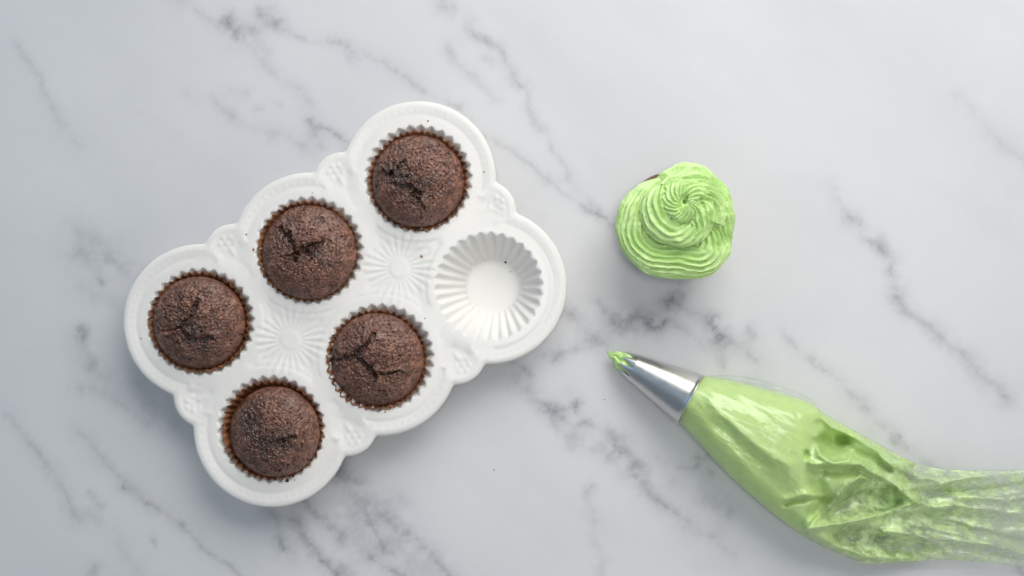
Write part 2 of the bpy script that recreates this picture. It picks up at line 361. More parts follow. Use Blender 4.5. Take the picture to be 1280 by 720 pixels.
def tray_height(x, y):
    z = np.full(x.shape, ZP)
    d = -tray_sdf(x, y)
    z = z-4.2*(1-np.sqrt(np.clip(1-(1-np.clip(d/4.0, 0, 1))**2, 0, 1)))
    z = z+0.6*np.exp(-((d-7.0)/3.2)**2)                          # raised lip
    # groove then beading along the rim
    z = z-0.32*np.exp(-((d-16)/3.0)**2)
    rmin = np.full(x.shape, 1e9); th = np.zeros(x.shape)
    for cx, cy in CENT:
        r = np.hypot(x-cx, y-cy); m = r < rmin
        rmin = np.where(m, r, rmin); th = np.where(m, np.arctan2(y-cy, x-cx), th)
    bead = np.exp(-((d-12.0)/2.0)**2)*np.clip(np.cos(th*56), 0, 1)
    z = z+0.26*bead*sstep(0, 3, 97.5-rmin)*sstep(60, 80, rmin)
    # flat ring round each well, shallow valley between
    z = z-1.7*sstep(74, 92, rmin)*sstep(14, 26, d)
    # fine arc line round each well ring
    z = z-0.45*np.exp(-((rmin-80)/2.2)**2)*sstep(12, 20, d)
    # seam lines between the wells
    for i in (-0.5, 0.5): z = z+0.8*np.exp(-((x-i*PU)/3.2)**2)*sstep(26, 40, d)*sstep(40, 52, np.abs(y))
    z = z+0.8*np.exp(-(y/3.2)**2)*sstep(26, 40, d)*sstep(40, 52, np.minimum(np.abs(x-PU/2), np.abs(x+PU/2)))
    # rosettes
    for cx, cy in ROS:
        r = np.hypot(x-cx, y-cy); t = np.arctan2(y-cy, x-cx)
        win = sstep(13, 19, r)*(1-sstep(38, 47, r+3*np.cos(t*4)))
        z = z+win*(1.1*np.abs(np.cos(t*12))**1.0-0.6)*(0.75+0.35*np.cos(2*t+0.6))
        z = z+0.5*(1-sstep(9, 15, r))
    # embossed blossom on each scallop
    for cx, cy in SCAL:
        nx_, ny_ = (0, np.sign(cy)) if abs(cx) < PU else (np.sign(cx), 0)
        fx, fy = cx+nx_*14, cy+ny_*14
        r = np.hypot(x-fx, y-fy); t = np.arctan2(y-fy, x-fx)
        z = z+0.9*np.exp(-(r/3.2)**2)
        for k in range(6):
            a = k*math.pi/3+math.atan2(ny_, nx_); ex, ey = fx+8.5*math.cos(a), fy+8.5*math.sin(a)
            z = z+0.7*np.exp(-(np.hypot(x-ex, y-ey)/2.7)**2)
        for sd in (-1, 1):
            gx_, gy_ = fx-nx_*10+sd*20*(1-abs(nx_)), fy-ny_*10+sd*20*(1-abs(ny_))
            z = z+1.1*np.exp(-(np.hypot(x-gx_, y-gy_)/4.0)**2)
    # lip rolling into the wells
    for cx, cy in CENT:
        r = np.hypot(x-cx, y-cy); t = np.arctan2(y-cy, x-cx); e = r-contour(t)
        z = z-1.6*(1-np.clip(e/3.0, 0, 1))**2
    return z

tray_c = wp(430.75, 380.25, ZP)
tray_ang = math.atan2(-89.5, -136.0)
tray = empty('cupcake_tray', (tray_c[0]*S, tray_c[1]*S, 0), 'white glazed ceramic cupcake tray with scalloped edge, embossed rosettes and six fluted cups', 'tray', rotz=tray_ang)

def solve_ray(a, level):
    lo = np.full(a.shape, 60.0); hi = np.full(a.shape, 330.0)
    for _ in range(34):
        mid = (lo+hi)/2; v = tray_sdf(mid*np.cos(a), mid*np.sin(a)) > -level
        hi = np.where(v, mid, hi); lo = np.where(v, lo, mid)
    return lo
# arc-length-even angles on the outline
a0 = np.linspace(0, 2*math.pi, 6000, endpoint=False); r0 = solve_ray(a0, 0.0)
xy = np.stack([r0*np.cos(a0), r0*np.sin(a0)], 1); sl_ = np.concatenate([[0], np.cumsum(np.hypot(*np.diff(np.vstack([xy, xy[:1]]), axis=0).T))])
NO = 1000
oa = np.interp(np.linspace(0, sl_[-1], NO, endpoint=False), sl_, np.append(a0, 2*math.pi))
pts = []
for lv in (0.0, 0.35, 0.9, 1.7, 2.7, 3.9, 5.2, 6.6, 8.0, 9.4, 10.7, 12.0, 13.3, 14.6, 15.8, 17.2, 18.8, 21.0):
    r = solve_ray(oa, lv); pts.append(np.stack([r*np.cos(oa), r*np.sin(oa)], 1))
n_out = NO
NA = NT*8
ta = np.arange(NA)*2*math.pi/NA
wells_pts = []
for cx, cy in CENT:
    for e in (0.0, 0.5, 1.1, 1.9, 2.9, 4.2, 6.0):
        rr_ = contour(ta)*(1 if e < 4 else 0)+(64.6*(0 if e < 4 else 1))+e
        wells_pts.append(np.stack([cx+rr_*np.cos(ta), cy+rr_*np.sin(ta)], 1))
st = 2.1
hx, hy = np.meshgrid(np.arange(-270, 270, st), np.arange(-190, 190, st*0.866))
hx = hx+(np.arange(hx.shape[0])[:, None] % 2)*st/2
hx, hy = hx.ravel(), hy.ravel()
ok = tray_sdf(hx, hy) < -22.3
for cx, cy in CENT: ok &= np.hypot(hx-cx, hy-cy) > 72.5
P2 = np.vstack(pts+wells_pts+[np.stack([hx[ok], hy[ok]], 1)])
edges = [(i, (i+1) % NO) for i in range(NO)]
off = NO*len(pts)
for k in range(6):
    b0 = off+k*7*NA
    edges += [(b0+i, b0+(i+1) % NA) for i in range(NA)]
res = delaunay_2d_cdt([Vector(p) for p in P2.tolist()], edges, [], 0, 1e-5)
V2 = np.array([tuple(v) for v in res[0]]); F2 = np.array([tuple(f) for f in res[2]])
cen = V2[F2].mean(1)
keep = tray_sdf(cen[:, 0], cen[:, 1]) < -0.01
for cx, cy in CENT:
    dx, dy = cen[:, 0]-cx, cen[:, 1]-cy
    keep &= ~(np.hypot(dx, dy) < contour(np.arctan2(dy, dx))-0.02)
F2 = F2[keep]
a_, b_, c_ = V2[F2[:, 0]], V2[F2[:, 1]], V2[F2[:, 2]]
cr = (b_[:, 0]-a_[:, 0])*(c_[:, 1]-a_[:, 1])-(b_[:, 1]-a_[:, 1])*(c_[:, 0]-a_[:, 0])
F2[cr < 0] = F2[cr < 0][:, ::-1]
Z2 = tray_height(V2[:, 0], V2[:, 1])
used = np.unique(F2); remap = -np.ones(len(V2), int); remap[used] = np.arange(len(used))
plate = mesh_obj('tray_plate', np.column_stack([V2[used]*KP, Z2[used]]), remap[F2], mc.m, parent=tray)
solid(plate, 6.5)
# the six fluted wells
FL_OFF = (-4.2, 2.6)           # the floor sits a little off centre in the handmade cups
nw = 26
tt = np.concatenate([[0, 0.012, 0.03, 0.06], np.linspace(0.1, 1.0, 18)])
well_v = []
for t in tt:
    z = ZP-1.6-(ZP-1.6-6.0)*t
    rb = 64.6+(37.0-64.6)*(t**0.92); amp = 2.5*(1-t)+0.9*t; kt = min(1.0, t*5)
    rr_ = rb+amp*((1-kt)*tooth(ta)-kt*np.cos(ta*NT))
    well_v.append(np.stack([rr_*np.cos(ta)+FL_OFF[0]*t, rr_*np.sin(ta)+FL_OFF[1]*t, np.full(NA, z)], 1))
for rb, dz, k in ((35.5, 1.0, 0.6), (34, 1.6, 0.3), (32, 1.9, 0.1), (26, 2, 0), (18, 2.0, 0), (9, 2.0, 0)):
    rr_ = rb-k*np.cos(ta*NT)
    well_v.append(np.stack([rr_*np.cos(ta)+FL_OFF[0], rr_*np.sin(ta)+FL_OFF[1], np.full(NA, 6.0-dz)], 1))
well_v = np.array(well_v); nrw = len(well_v)
wv = well_v.reshape(-1, 3)*np.array([KP, KP, 1]); wf = grid_faces(nrw, NA, True).tolist()+[[(nrw-1)*NA+k for k in range(NA)]]
w0 = None
for k, (cx, cy) in enumerate(CENT):
    if w0 is None:
        w0 = mesh_obj('fluted_cup', wv, wf, mc.m, parent=tray); solid(w0, 3.4); o = w0
    else:
        o = w0.copy(); col.objects.link(o); o.parent = tray
    o.location = (cx*KP*S, cy*KP*S, 0)
    if k == 3: o['label'] = 'empty fluted cup with bare floor'
for o in tray.children:
    pass

def tray_to_world(a, b):
    c, s = math.cos(tray_ang), math.sin(tray_ang)
    a, b = a*KP, b*KP
    return tray_c[0]+a*c-b*s, tray_c[1]+a*s+b*c

# ================================================================== CUPCAKES
def liner_mesh(name, parent, r_bot, r_top, z0, z1, n, seed, amp=1.9):
    rng = np.random.RandomState(seed)
    per = 6; na = n*per
    th = np.arange(na)*2*math.pi/na
    jit = rng.uniform(-1, 1, n); jit = np.interp(np.arange(na)/per, np.arange(n+1), np.append(jit, jit[0]))
    th2 = th+jit*0.025
    tri = 1-4*np.abs(((np.arange(na)/per) % 1)-0.5)
    ampv = amp*(1+0.35*np.interp(np.arange(na)/per, np.arange(n+1), np.append(*(lambda q: (q, q[0]))(rng.uniform(-1, 1, n)))))
    topz = 1.6*fbm(np.cos(th)*1.6+seed, np.sin(th)*1.6, seed=seed)+0.5*tri
    rows = []
    for t in np.linspace(0, 1, 9):
        r = r_bot+(r_top-r_bot)*t**0.95
        rad = r+tri*ampv*(0.25+0.75*t)+1.2*t*fbm(np.cos(th)*1.3+seed*3, np.sin(th)*1.3, seed=seed+5)
        rows.append(np.stack([rad*np.cos(th2), rad*np.sin(th2), z0+(z1-z0)*t+topz*t**3], 1))
    fl = [np.stack([r_bot*k*np.cos(th2), r_bot*k*np.sin(th2), np.full(na, z0)], 1) for k in (0.02, 0.5, 0.9)]
    rows = np.array(fl+rows)
    o = mesh_obj(name, rows.reshape(-1, 3), grid_faces(len(rows), na, True), mp.m, parent=parent, smooth=False)
    solid(o, 0.6, 0)
    return o

def cells(x, y, seed):
    ix, iy = np.floor(x), np.floor(y); best = np.full(x.shape, 9.0); sec = best.copy()
    for dy in (-1, 0, 1):
        for dx in (-1, 0, 1):
            jx, jy = ix+dx, iy+dy; z0 = np.zeros_like(jx)
            d = np.hypot(jx+_hash(jx, jy, z0, seed)-x, jy+_hash(jx, jy, z0, seed+9)-y)
            sec = np.where(d < best, best, np.minimum(sec, d)); best = np.minimum(best, d)
    return best, sec
def cake_mesh(name, parent, rad, zbase, zrim, dome, seed, cracks, shiny=(), res=(125, 250)):
    """cracks: (polyline in photo px from the centre with y down, half width, depth)"""
    nr_, na = res
    th = np.arange(na)*2*math.pi/na
    u = np.linspace(0.004, 1, nr_)[:, None]
    irr = 1+0.022*fbm(np.cos(th)*1.2+seed, np.sin(th)*1.2, seed=seed)
    r = rad*u*irr[None, :]
    x = r*np.cos(th)[None, :]; y = r*np.sin(th)[None, :]
    tilt = np.random.RandomState(seed).uniform(-0.07, 0.07, 2)
    rq = np.random.RandomState(seed+100); pe, pq = rq.uniform(2.1, 2.6), rq.uniform(0.72, 0.86); dome = dome*rq.uniform(0.88, 1.12)
    prof = (1-u**pe)**pq
    z = zrim+dome*prof+0*x
    nrm = np.clip(u*1.0, 0, 1)
    z = z+x*tilt[0]+y*tilt[1]
    sx, sy = x/9.0, y/9.0
    z = z+2.2*fbm(x/20, y/20, seed=seed+1, octs=4)
    crumb = fbm(x/5.5, y/5.5, seed=seed+2, octs=4, gain=0.62)
    z = z+2.6*np.abs(crumb)+0.8*fbm(x/1.9, y/1.9, seed=seed+3, octs=2)
    # crust craquelure: little ridged network over the shoulder
    net = np.abs(fbm(x/8, y/8, seed=seed+4, octs=3))
    z = z-1.3*np.exp(-(net/0.05)**2)
    wx0 = x+2.0*fbm(x/5, y/5, seed=seed+14, octs=2); wy0 = y+2.0*fbm(x/5, y/5, seed=seed+15, octs=2)
    f1, f2 = cells(wx0/5.2, wy0/5.2, seed); patch = sstep(-0.25, 0.25, fbm(x/24, y/24, seed=seed+16, octs=2)+0.35*y/rad)
    z = z+patch*1.7*(np.clip(1-f1**2, 0, 1)-0.5)-patch*0.8*np.exp(-((f2-f1)/0.10)**2)
    g1, g2 = cells(wx0/2.6+5, wy0/2.6, seed+3); z = z+0.7*(np.clip(1-g1**2, 0, 1)-0.5)
    # pores
    pr = noise(x/2.3, y/2.3, seed=seed+6); pm = sstep(0.62, 0.82, pr)
    z = z-1.7*pm
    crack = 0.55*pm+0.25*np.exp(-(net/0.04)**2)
    wxx = x+3.8*fbm(x/6, y/6, seed=seed+7, octs=4, gain=0.65); wyy = y+3.8*fbm(x/6, y/6, seed=seed+8, octs=4, gain=0.65)
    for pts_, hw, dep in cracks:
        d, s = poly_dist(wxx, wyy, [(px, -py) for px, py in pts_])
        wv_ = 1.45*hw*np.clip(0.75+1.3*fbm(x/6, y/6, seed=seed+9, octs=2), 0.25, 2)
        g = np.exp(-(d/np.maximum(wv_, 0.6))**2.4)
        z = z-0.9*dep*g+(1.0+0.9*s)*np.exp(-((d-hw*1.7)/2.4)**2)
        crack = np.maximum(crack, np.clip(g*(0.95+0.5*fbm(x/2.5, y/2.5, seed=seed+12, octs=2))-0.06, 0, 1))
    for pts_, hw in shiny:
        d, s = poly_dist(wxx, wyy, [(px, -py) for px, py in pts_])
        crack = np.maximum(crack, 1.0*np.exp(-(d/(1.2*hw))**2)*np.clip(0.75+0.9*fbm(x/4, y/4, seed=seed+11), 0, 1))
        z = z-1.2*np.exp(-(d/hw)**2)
    rows = list(np.stack([x, y, z], -1)); cr_ = list(crack)
    for k, (f, zz) in enumerate(((1.0, zrim-4), (0.94, zrim-12), (0.7, zbase))):
        rr_ = rad*f*irr; rows.append(np.stack([rr_*np.cos(th), rr_*np.sin(th), np.full(na, zz)], 1)); cr_.append(np.zeros(na))
    rows = np.array(rows)
    f = grid_faces(len(rows), na, True)[:, ::-1]
    f = np.vstack([f])
    return mesh_obj(name, rows.reshape(-1, 3), f[:, ::-1] if False else f, mk.m, parent=parent, attrs={'crack': np.array(cr_)})

def zs(pts_, off, sc, c):   # zoomed reading -> px from the cake's centre
    return [(off[0]+x/sc-c[0], off[1]+y/sc-c[1]) for x, y in pts_]
CUPS = []
c = (522, 225); o6 = (440, 130)
CUPS.append(dict(c=c, d=(1.5, 1.0), rad=56.5, lr=60.5, lo=(0.8, 1.2), seed=11,
    cracks=[(zs([(180,385),(225,400)], o6, 4.5, c), 2.6, 4.5), (zs([(235,390),(280,360),(305,325)], o6, 4.5, c), 2.0, 2.5), (zs([(250,455),(320,470),(360,490),(345,510),(400,578)], o6, 4.5, c), 2.4, 4.0), (zs([(350,490),(390,500)], o6, 4.5, c), 2, 3)],
    shiny=[(zs([(230,400),(300,430),(370,500)], o6, 4.5, c), 13)],
    label='cupcake in the topmost tray cup, dark glossy smear on its left side'))
c = (473, 448); o7 = (390, 370)
CUPS.append(dict(c=c, d=(-1.5, 2.0), rad=57.0, lr=61, lo=(-2.0, 2.0), seed=23,
    cracks=[(zs([(362,205),(340,240),(300,290),(240,335),(135,352)], o7, 4.5, c), 2.6, 5), (zs([(290,340),(320,370),(370,415)], o7, 4.5, c), 2.6, 4.5), (zs([(370,415),(440,412),(520,412)], o7, 4.5, c), 1.8, 4), (zs([(370,415),(370,470)], o7, 4.5, c), 1.8, 3), (zs([(150,290),(170,305)], o7, 4.5, c), 1.5, 2), (zs([(390,598),(410,602)], o7, 4.5, c), 1.2, 2)],
    shiny=[(zs([(280,310),(340,390)], o7, 4.5, c), 6)],
    label='cupcake split by a long branching black crack, beside the empty tray cup'))
c = (341, 537); o8 = (265, 460)
CUPS.append(dict(c=c, d=(2.2, 3.0), rad=55.5, lr=61, lo=(-0.5, 0.5), seed=37,
    cracks=[(zs([(380,380),(420,372),(465,362)], o8, 4.5, c), 2.6, 4.5), (zs([(205,240),(225,255)], o8, 4.5, c), 2.0, 3), (zs([(295,480),(310,490)], o8, 4.5, c), 1.8, 3), (zs([(365,545),(380,548)], o8, 4.5, c), 1.6, 3)],
    shiny=[(zs([(215,250),(235,310),(290,370),(320,410),(400,375)], o8, 4.5, c), 12)],
    label='cupcake with amber paper pleats showing at its upper left, lowest on the tray'))
c = (385, 314); o1 = (140, 110)
CUPS.append(dict(c=c, d=(1.0, 1.0), rad=58.0, lr=61, lo=(0.0, 0.0), seed=51,
    cracks=[(zs([(545,455),(575,475),(590,500),(600,530)], o1, 2.572, c), 3.0, 5), (zs([(600,530),(640,510),(685,492)], o1, 2.572, c), 3.4, 5), (zs([(552,540),(600,540)], o1, 2.572, c), 1.8, 3)],
    shiny=[(zs([(560,470),(610,535),(660,510)], o1, 2.572, c), 7)],
    label='cupcake with a V-shaped black crack on top, middle of the upper left row'))
c = (250, 403); o2 = (140, 360)
CUPS.append(dict(c=c, d=(-1.5, 0.5), rad=57.0, lr=61, lo=(-0.6, 0.2), seed=67,
    cracks=[(zs([(282,42),(270,85)], o2, 2.483, c), 2.6, 5), (zs([(262,88),(235,118),(180,132)], o2, 2.483, c), 2.2, 3.5), (zs([(235,122),(262,150),(325,150)], o2, 2.483, c), 2.2, 3.5)],
    shiny=[(zs([(250,110),(270,150),(300,165)], o2, 2.483, c), 10)],
    label='cupcake with a small pit and shallow crack, at the far left of the tray'))
for q_ in CUPS:
    x, y = wp(q_['c'][0], q_['c'][1], ZP)
    # seat it at its tray cup
    e = empty('chocolate_cupcake', (x*S, y*S, 0), q_['label'], 'cupcake', 'unfrosted chocolate cupcakes in the white tray')
    L = liner_mesh('paper_liner', e, 33.5, q_['lr']-0.8, 4.9, ZP+2.0, 44, q_['seed'])
    L.location = (q_['lo'][0]*S, -q_['lo'][1]*S, 0)
    K = cake_mesh('cake', e, (q_['rad']+1.4)*KP, 8, ZP-1.0, 31.0, q_['seed'], q_['cracks'], q_['shiny'])
    K.location = (q_['d'][0]*S, -q_['d'][1]*S, 0)

# ------------------------------------------------------------------ frosted cupcake
fx, fy = wp(843, 278, 62)
fc = empty('frosted_cupcake', (fx*S, fy*S, 0), 'cupcake covered in swirled green frosting, standing alone on the marble', 'cupcake')
liner_mesh('paper_liner', fc, 36, 56, 0.4, 46, 44, 77)
ck = cake_mesh('cake', fc, 60.0, 8, 47, 16, 81, [], res=(50, 180)); ck.location = (-1.2*S, 1.2*S, 0)
# frosting: star-tipped ropes piped round, fused
OUT = [(480,88),(425,98),(370,120),(320,152),(270,190),(225,218),(190,240),(158,275),(138,312),(125,350),(122,390),(123,430),(130,470),(150,508),(175,540),(205,572),(240,600),(290,625),(340,637),(385,636),(430,632),(475,637),(520,635),(548,625),(572,610),(596,590),(612,565),(622,530),(630,492),(648,462),(660,430),(668,385),(668,340),(662,290),(650,240),(632,208),(610,180),(587,150),(560,125),(522,98)]
eye = (852.0, 256.5)
op = np.array([(740+x*220/834-eye[0], 180+y*190/720-eye[1]) for x, y in OUT])
oth = np.arctan2(-op[:, 1], op[:, 0]); orr = np.hypot(op[:, 0], op[:, 1])
srt = np.argsort(oth); oth, orr = oth[srt], orr[srt]
_ga = np.linspace(-math.pi, math.pi, 720, endpoint=False)
_gr = np.interp(_ga, np.concatenate([oth-2*math.pi, oth, oth+2*math.pi]), np.tile(orr, 3))
_kk = np.exp(-(np.arange(-60, 61)/16.0)**2); _kk /= _kk.sum()
_gr = np.convolve(np.tile(_gr, 3), _kk, 'same')[720:1440]
oth, orr = _ga, _gr
def outline_r(t):
    t = (np.asarray(t)+math.pi) % (2*math.pi)-math.pi
    return np.interp(t, np.concatenate([oth-2*math.pi, oth, oth+2*math.pi]), np.tile(orr, 3))
def rope(path, rad, teeth, twist, flat=0.85, depth=0.2, na=120, ph=0.0):
    """star section swept along a path (n,3); rad (n,), twist (n,) radians"""
    path = np.asarray(path); n = len(path)
    tan = np.gradient(path, axis=0); tan /= np.linalg.norm(tan, axis=1)[:, None]
    up = np.array([0, 0, 1.0]); sd = np.cross(tan, up); sd /= np.linalg.norm(sd, axis=1)[:, None]
    nu = np.cross(sd, tan)
    a = np.arange(na)*2*math.pi/na
    v = np.empty((n, na, 3))
    for i in range(n):
        p = ((a+twist[i]+ph)*teeth/(2*math.pi)) % 1.0
        star = 1-np.abs(2*p-1)**1.15            # 1 at the ridge, 0 in the groove
        dm = depth*np.clip(0.95+0.9*fbm(np.full(na, i/16.0)+ph*7+rad[0], np.cos(a)*2.2, np.sin(a)*2.2, seed=131, octs=3), 0.25, 1.5)
        r = rad[i]*(1-dm+dm*star)
        v[i] = path[i]+np.outer(r*np.cos(a), sd[i])+np.outer(r*np.sin(a)*flat, nu[i])
    f = grid_faces(n, na, True)
    caps = [list(range(na))[::-1], [(n-1)*na+k for k in range(na)]]
    return v.reshape(-1, 3), f, caps
fv_, ff_ = [], []
def add_rope(v, f, caps):
    b = sum(len(x) for x in fv_)
    fv_.append(v); ff_.extend((f+b).tolist()); ff_.extend([[i+b for i in c_] for c_ in caps])
def loop(t0, t1, n, fr, zf):
    t = np.linspace(t0, t1, n); k = np.linspace(0, 1, n)
    r = fr(t, k); return t, k, np.stack([r*np.cos(t), r*np.sin(t), zf(k)], 1)
# outer ring: starts lower right and runs right round, climbing at its end
t, k, p = loop(R(-28), R(-28+385), 300, lambda t, k: (outline_r(t)-24)*(1-0.10*sstep(0.92, 1, k)), lambda k: 63+9*sstep(0.9, 1, k))
add_rope(*rope(p, 25+1.3*np.sin(k*9)+0.9*np.sin(k*23), 19, (-0.30*k+0.035*np.sin(k*31)+0.03*np.sin(k*17))*2*math.pi, flat=0.80, depth=0.24, na=260))
# second ring, resting inside on top
t, k, p = loop(R(-35), R(-35+395), 260, lambda t, k: (np.clip(outline_r(t)*0.50, 24, 46))*(1-0.3*k), lambda k: 80+5*k)
add_rope(*rope(p, 21-3*k+1.2*np.sin(k*14), 12, (-1.1*k+0.05*np.sin(k*19))*2*math.pi, flat=0.85, depth=0.33, na=170))
# last tight turn round the eye
t, k, p = loop(R(20), R(20+400), 200, lambda t, k: 19-11.0*k, lambda k: 92+3*k)
add_rope(*rope(p, 15.5-5.5*k, 9, -2.2*k*2*math.pi, flat=0.9, depth=0.32, na=90))
# plug under the swirl
nb = 64; tb = np.arange(nb)*2*math.pi/nb
plug = []
for f_, z_ in ((0.02, 54), (0.62, 54), (0.74, 62), (0.62, 80), (0.30, 90), (0.02, 91)):
    rr_ = np.minimum(outline_r(tb)*f_, 48); plug.append(np.stack([rr_*np.cos(tb), rr_*np.sin(tb), np.full(nb, z_)], 1))
b = sum(len(x) for x in fv_); fv_.append(np.array(plug).reshape(-1, 3)); ff_.extend((grid_faces(6, nb, True)+b).tolist())
ff_.extend([[b+i for i in range(nb)][::-1], [b+5*nb+i for i in range(nb)]])
FV = np.vstack(fv_)
# hand wobble
FV = FV+np.stack([(2.3*fbm(FV[:, 0]/15, FV[:, 1]/15, FV[:, 2]/15, seed=s, octs=3)+0.22*noise(FV[:, 0]/2.6, FV[:, 1]/2.6, FV[:, 2]/2.6, seed=s+40)) for s in (5, 6, 7)], 1)
# pull in for the parallax and recentre on the cupcake
ex, ey = wp(eye[0], eye[1], 72)
FV[:, 0] = FV[:, 0]*0.957+(ex-fx); FV[:, 1] = FV[:, 1]*0.957+(ey-fy)
fro = mesh_obj('frosting', FV, ff_, mf, parent=fc)
rm = fro.modifiers.new('fuse', 'REMESH'); rm.mode = 'VOXEL'; rm.voxel_size = 0.5*S; rm.use_smooth_shade = True
smd = fro.modifiers.new('soften', 'SMOOTH'); smd.factor = 0.5; smd.iterations = 2

# ================================================================== PIPING BAG
bag = empty('piping_bag', (0.15, -0.1, 0), 'clear piping bag filled with green frosting, steel star nozzle, lying on the marble', 'piping bag')
BO = bag.location.copy()/S
UP = np.array([(878,470),(905,474),(940,482),(980,493),(1013,504),(1034,520),(1064,537),(1094,553),(1126,571),(1152,582),(1182,587),(1230,589),(1290,586),(1370,578)], float)
LO = np.array([(848,527),(868,548),(895,578),(925,607),(960,637),(990,660),(1022,679),(1052,692),(1085,704),(1130,702),(1180,699),(1228,702),(1290,710),(1370,722)], float)
HH = np.array([64, 70, 76, 80, 81, 77, 70, 60, 48, 36, 28, 24, 20, 16], float)
ts = np.arange(len(HH))/(len(HH)-1)
def catmull(tab, t):
    tab = np.asarray(tab, float); n = len(tab)
    f = np.clip(t, 0, 1)*(n-1); i = np.clip(f.astype(int), 0, n-2); u = f-i
    g = lambda k: tab[np.clip(i+k, 0, n-1)]
    u = u.reshape(u.shape+(1,)*(tab.ndim-1))
    p0, p1, p2, p3 = g(-1), g(0), g(1), g(2)
    return 0.5*(2*p1+(p2-p0)*u+(2*p0-5*p1+4*p2-p3)*u*u+(3*p1-p0-3*p2+p3)*u**3)
def Z7(*p): return [(880+x/2.768, 460+y/2.768) for x, y in p]
FOLDS = [  # polyline, width, height, one-sided (+1 / -1 / 0)
 (Z7((390,235),(400,300),(450,332),(500,318)), 5, 9, 0),
 (Z7((410,250),(450,268),(485,250)), 10, -26, 0),
 (Z7((375,332),(540,333),(640,390),(735,465)), 5, 10, 0),
 (Z7((385,352),(460,356),(570,362),(640,406)), 9, -9, 0),
 (Z7((540,378),(470,440),(400,510),(360,556)), 5, 8, 0),
 (Z7((360,556),(460,540),(560,520),(735,466)), 4, 8, 0),
 (Z7((460,490),(540,450),(620,460)), 17, -20, 0),
 (Z7((280,470),(350,455),(420,452)), 3.5, -6, 0), (Z7((280,455),(350,440),(420,440)), 4, 3.5, 0),
 (Z7((352,296),(356,306)), 3, -6, 0),
 (Z7((390,150),(440,205),(600,272),(725,372)), 4, 7, 0), (Z7((400,190),(470,240)), 6, -7, 0),
 (Z7((390,400),(415,450),(385,505)), 9, -11, 0),
 (Z7((480,590),(600,600),(720,640)), 14, -11, 0),
 (Z7((370,575),(470,620),(560,655),(700,660)), 7, 6, 0),
 (Z7((620,562),(720,575),(820,612)), 4, 8, 0), (Z7((600,590),(720,605),(820,640)), 5, -6, 0),
 (Z7((20,120),(100,200),(200,285),(300,340)), 8, 3, 0), (Z7((20,150),(100,230),(200,320)), 12, -1.6, 0),
 (Z7((120,90),(240,150),(330,170)), 11, 1.8, 0), (Z7((60,60),(160,120),(260,200)), 9, -1.3, 0),
 (Z7((540,250),(600,290),(650,340)), 4, 6, 0), (Z7((480,280),(560,300),(640,350)), 5, -7, 0), (Z7((640,330),(740,380),(830,395)), 5, 6, 0),
 (Z7((700,420),(780,430),(840,425)), 5, -5, 0), (Z7((735,466),(800,480),(860,470)), 4, 6, 0), (Z7((60,200),(180,330),(290,430)), 10, -2.5, 0),
 ([(1125,612),(1180,604),(1250,590),(1330,570)], 3.2, 4.5, 0), ([(1120,640),(1190,632),(1260,640),(1340,650)], 3.2, 4.5, 0), ([(1140,655),(1200,668),(1270,690),(1340,700)], 3.2, 4.5, 0), ([(1150,690),(1210,692),(1280,712),(1340,712)], 3, 4, 0), ([(1160,618),(1230,612),(1320,600)], 3.5, -6, 0), ([(1170,650),(1240,668),(1330,690)], 3.5, -6, 0), ([(1150,600),(1220,596),(1300,585)], 6, 8, 0), ([(1150,640),(1230,650),(1320,655)], 7, -7, 0), ([(1160,670),(1230,680),(1320,700)], 6, 8, 0), ([(1190,620),(1260,625),(1340,612)], 6, 6, 0)]
NB, NV = 330, 170
tg = np.linspace(0, 1, NB); vg = np.sin(np.linspace(-math.pi/2, math.pi/2, NV))
def bag_sheet(film):
    u = catmull(UP, tg)[:, None, :]; l = catmull(LO, tg)[:, None, :]; hh = catmull(HH, tg)[:, None]
    v = vg[None, :, None]
    xy_ = (u+l)/2+(l-u)/2*v*(1.0+(0.012 if film else 0))
    x, y = xy_[..., 0], xy_[..., 1]
    vv = vg[None, :]
    zc = hh*0.40                                           # height of the widest line
    bulge = np.sqrt(np.clip(1-vv**2, 0, 1))
    pw = 1.0-0.15*sstep(0.5, 0.8, tg)[:, None]
    top = zc+(hh-zc)*bulge**pw
    bot = zc-(zc-0.6)*np.clip(1.35*bulge, 0, 1)
    env = np.clip(bulge*1.5, 0, 1)
    dz = np.zeros_like(x)
    wx_ = x+2.0*fbm(x/14, y/14, seed=61, octs=3); wy_ = y+2.0*fbm(x/14, y/14, seed=62, octs=3)
    for pts_, wd, hgt, _ in FOLDS:
        d, s = poly_dist(wx_, wy_, pts_)
        dz += 1.3*hgt*np.exp(-(d/wd)**1.5 if hgt > 0 else -(d/wd)**2)
    ax = sstep(1000, 1080, x)
    # soft lengthwise crumple
    q = (x*0.80+y*0.6); p_ = (-x*0.6+y*0.80)
    dz += (1.4+2.2*ax)*fbm(q/60, p_/16, seed=63, octs=4)+0.5*(1-ax)*fbm(q/25, p_/10, seed=66)
    if film: dz += 0.7*fbm(q/30, p_/7, seed=64, octs=3)+(1.5*ax)*np.abs(fbm(q/30, p_/12, seed=65, octs=3))
    top = np.maximum(top+dz*env, bot+0.8)
    return x, y, top, bot, env
def place(x, y, z):
    k = (H-z)/H
    return np.stack([(x-640)*k-BO[0], (360-y)*k-BO[1], z], -1)
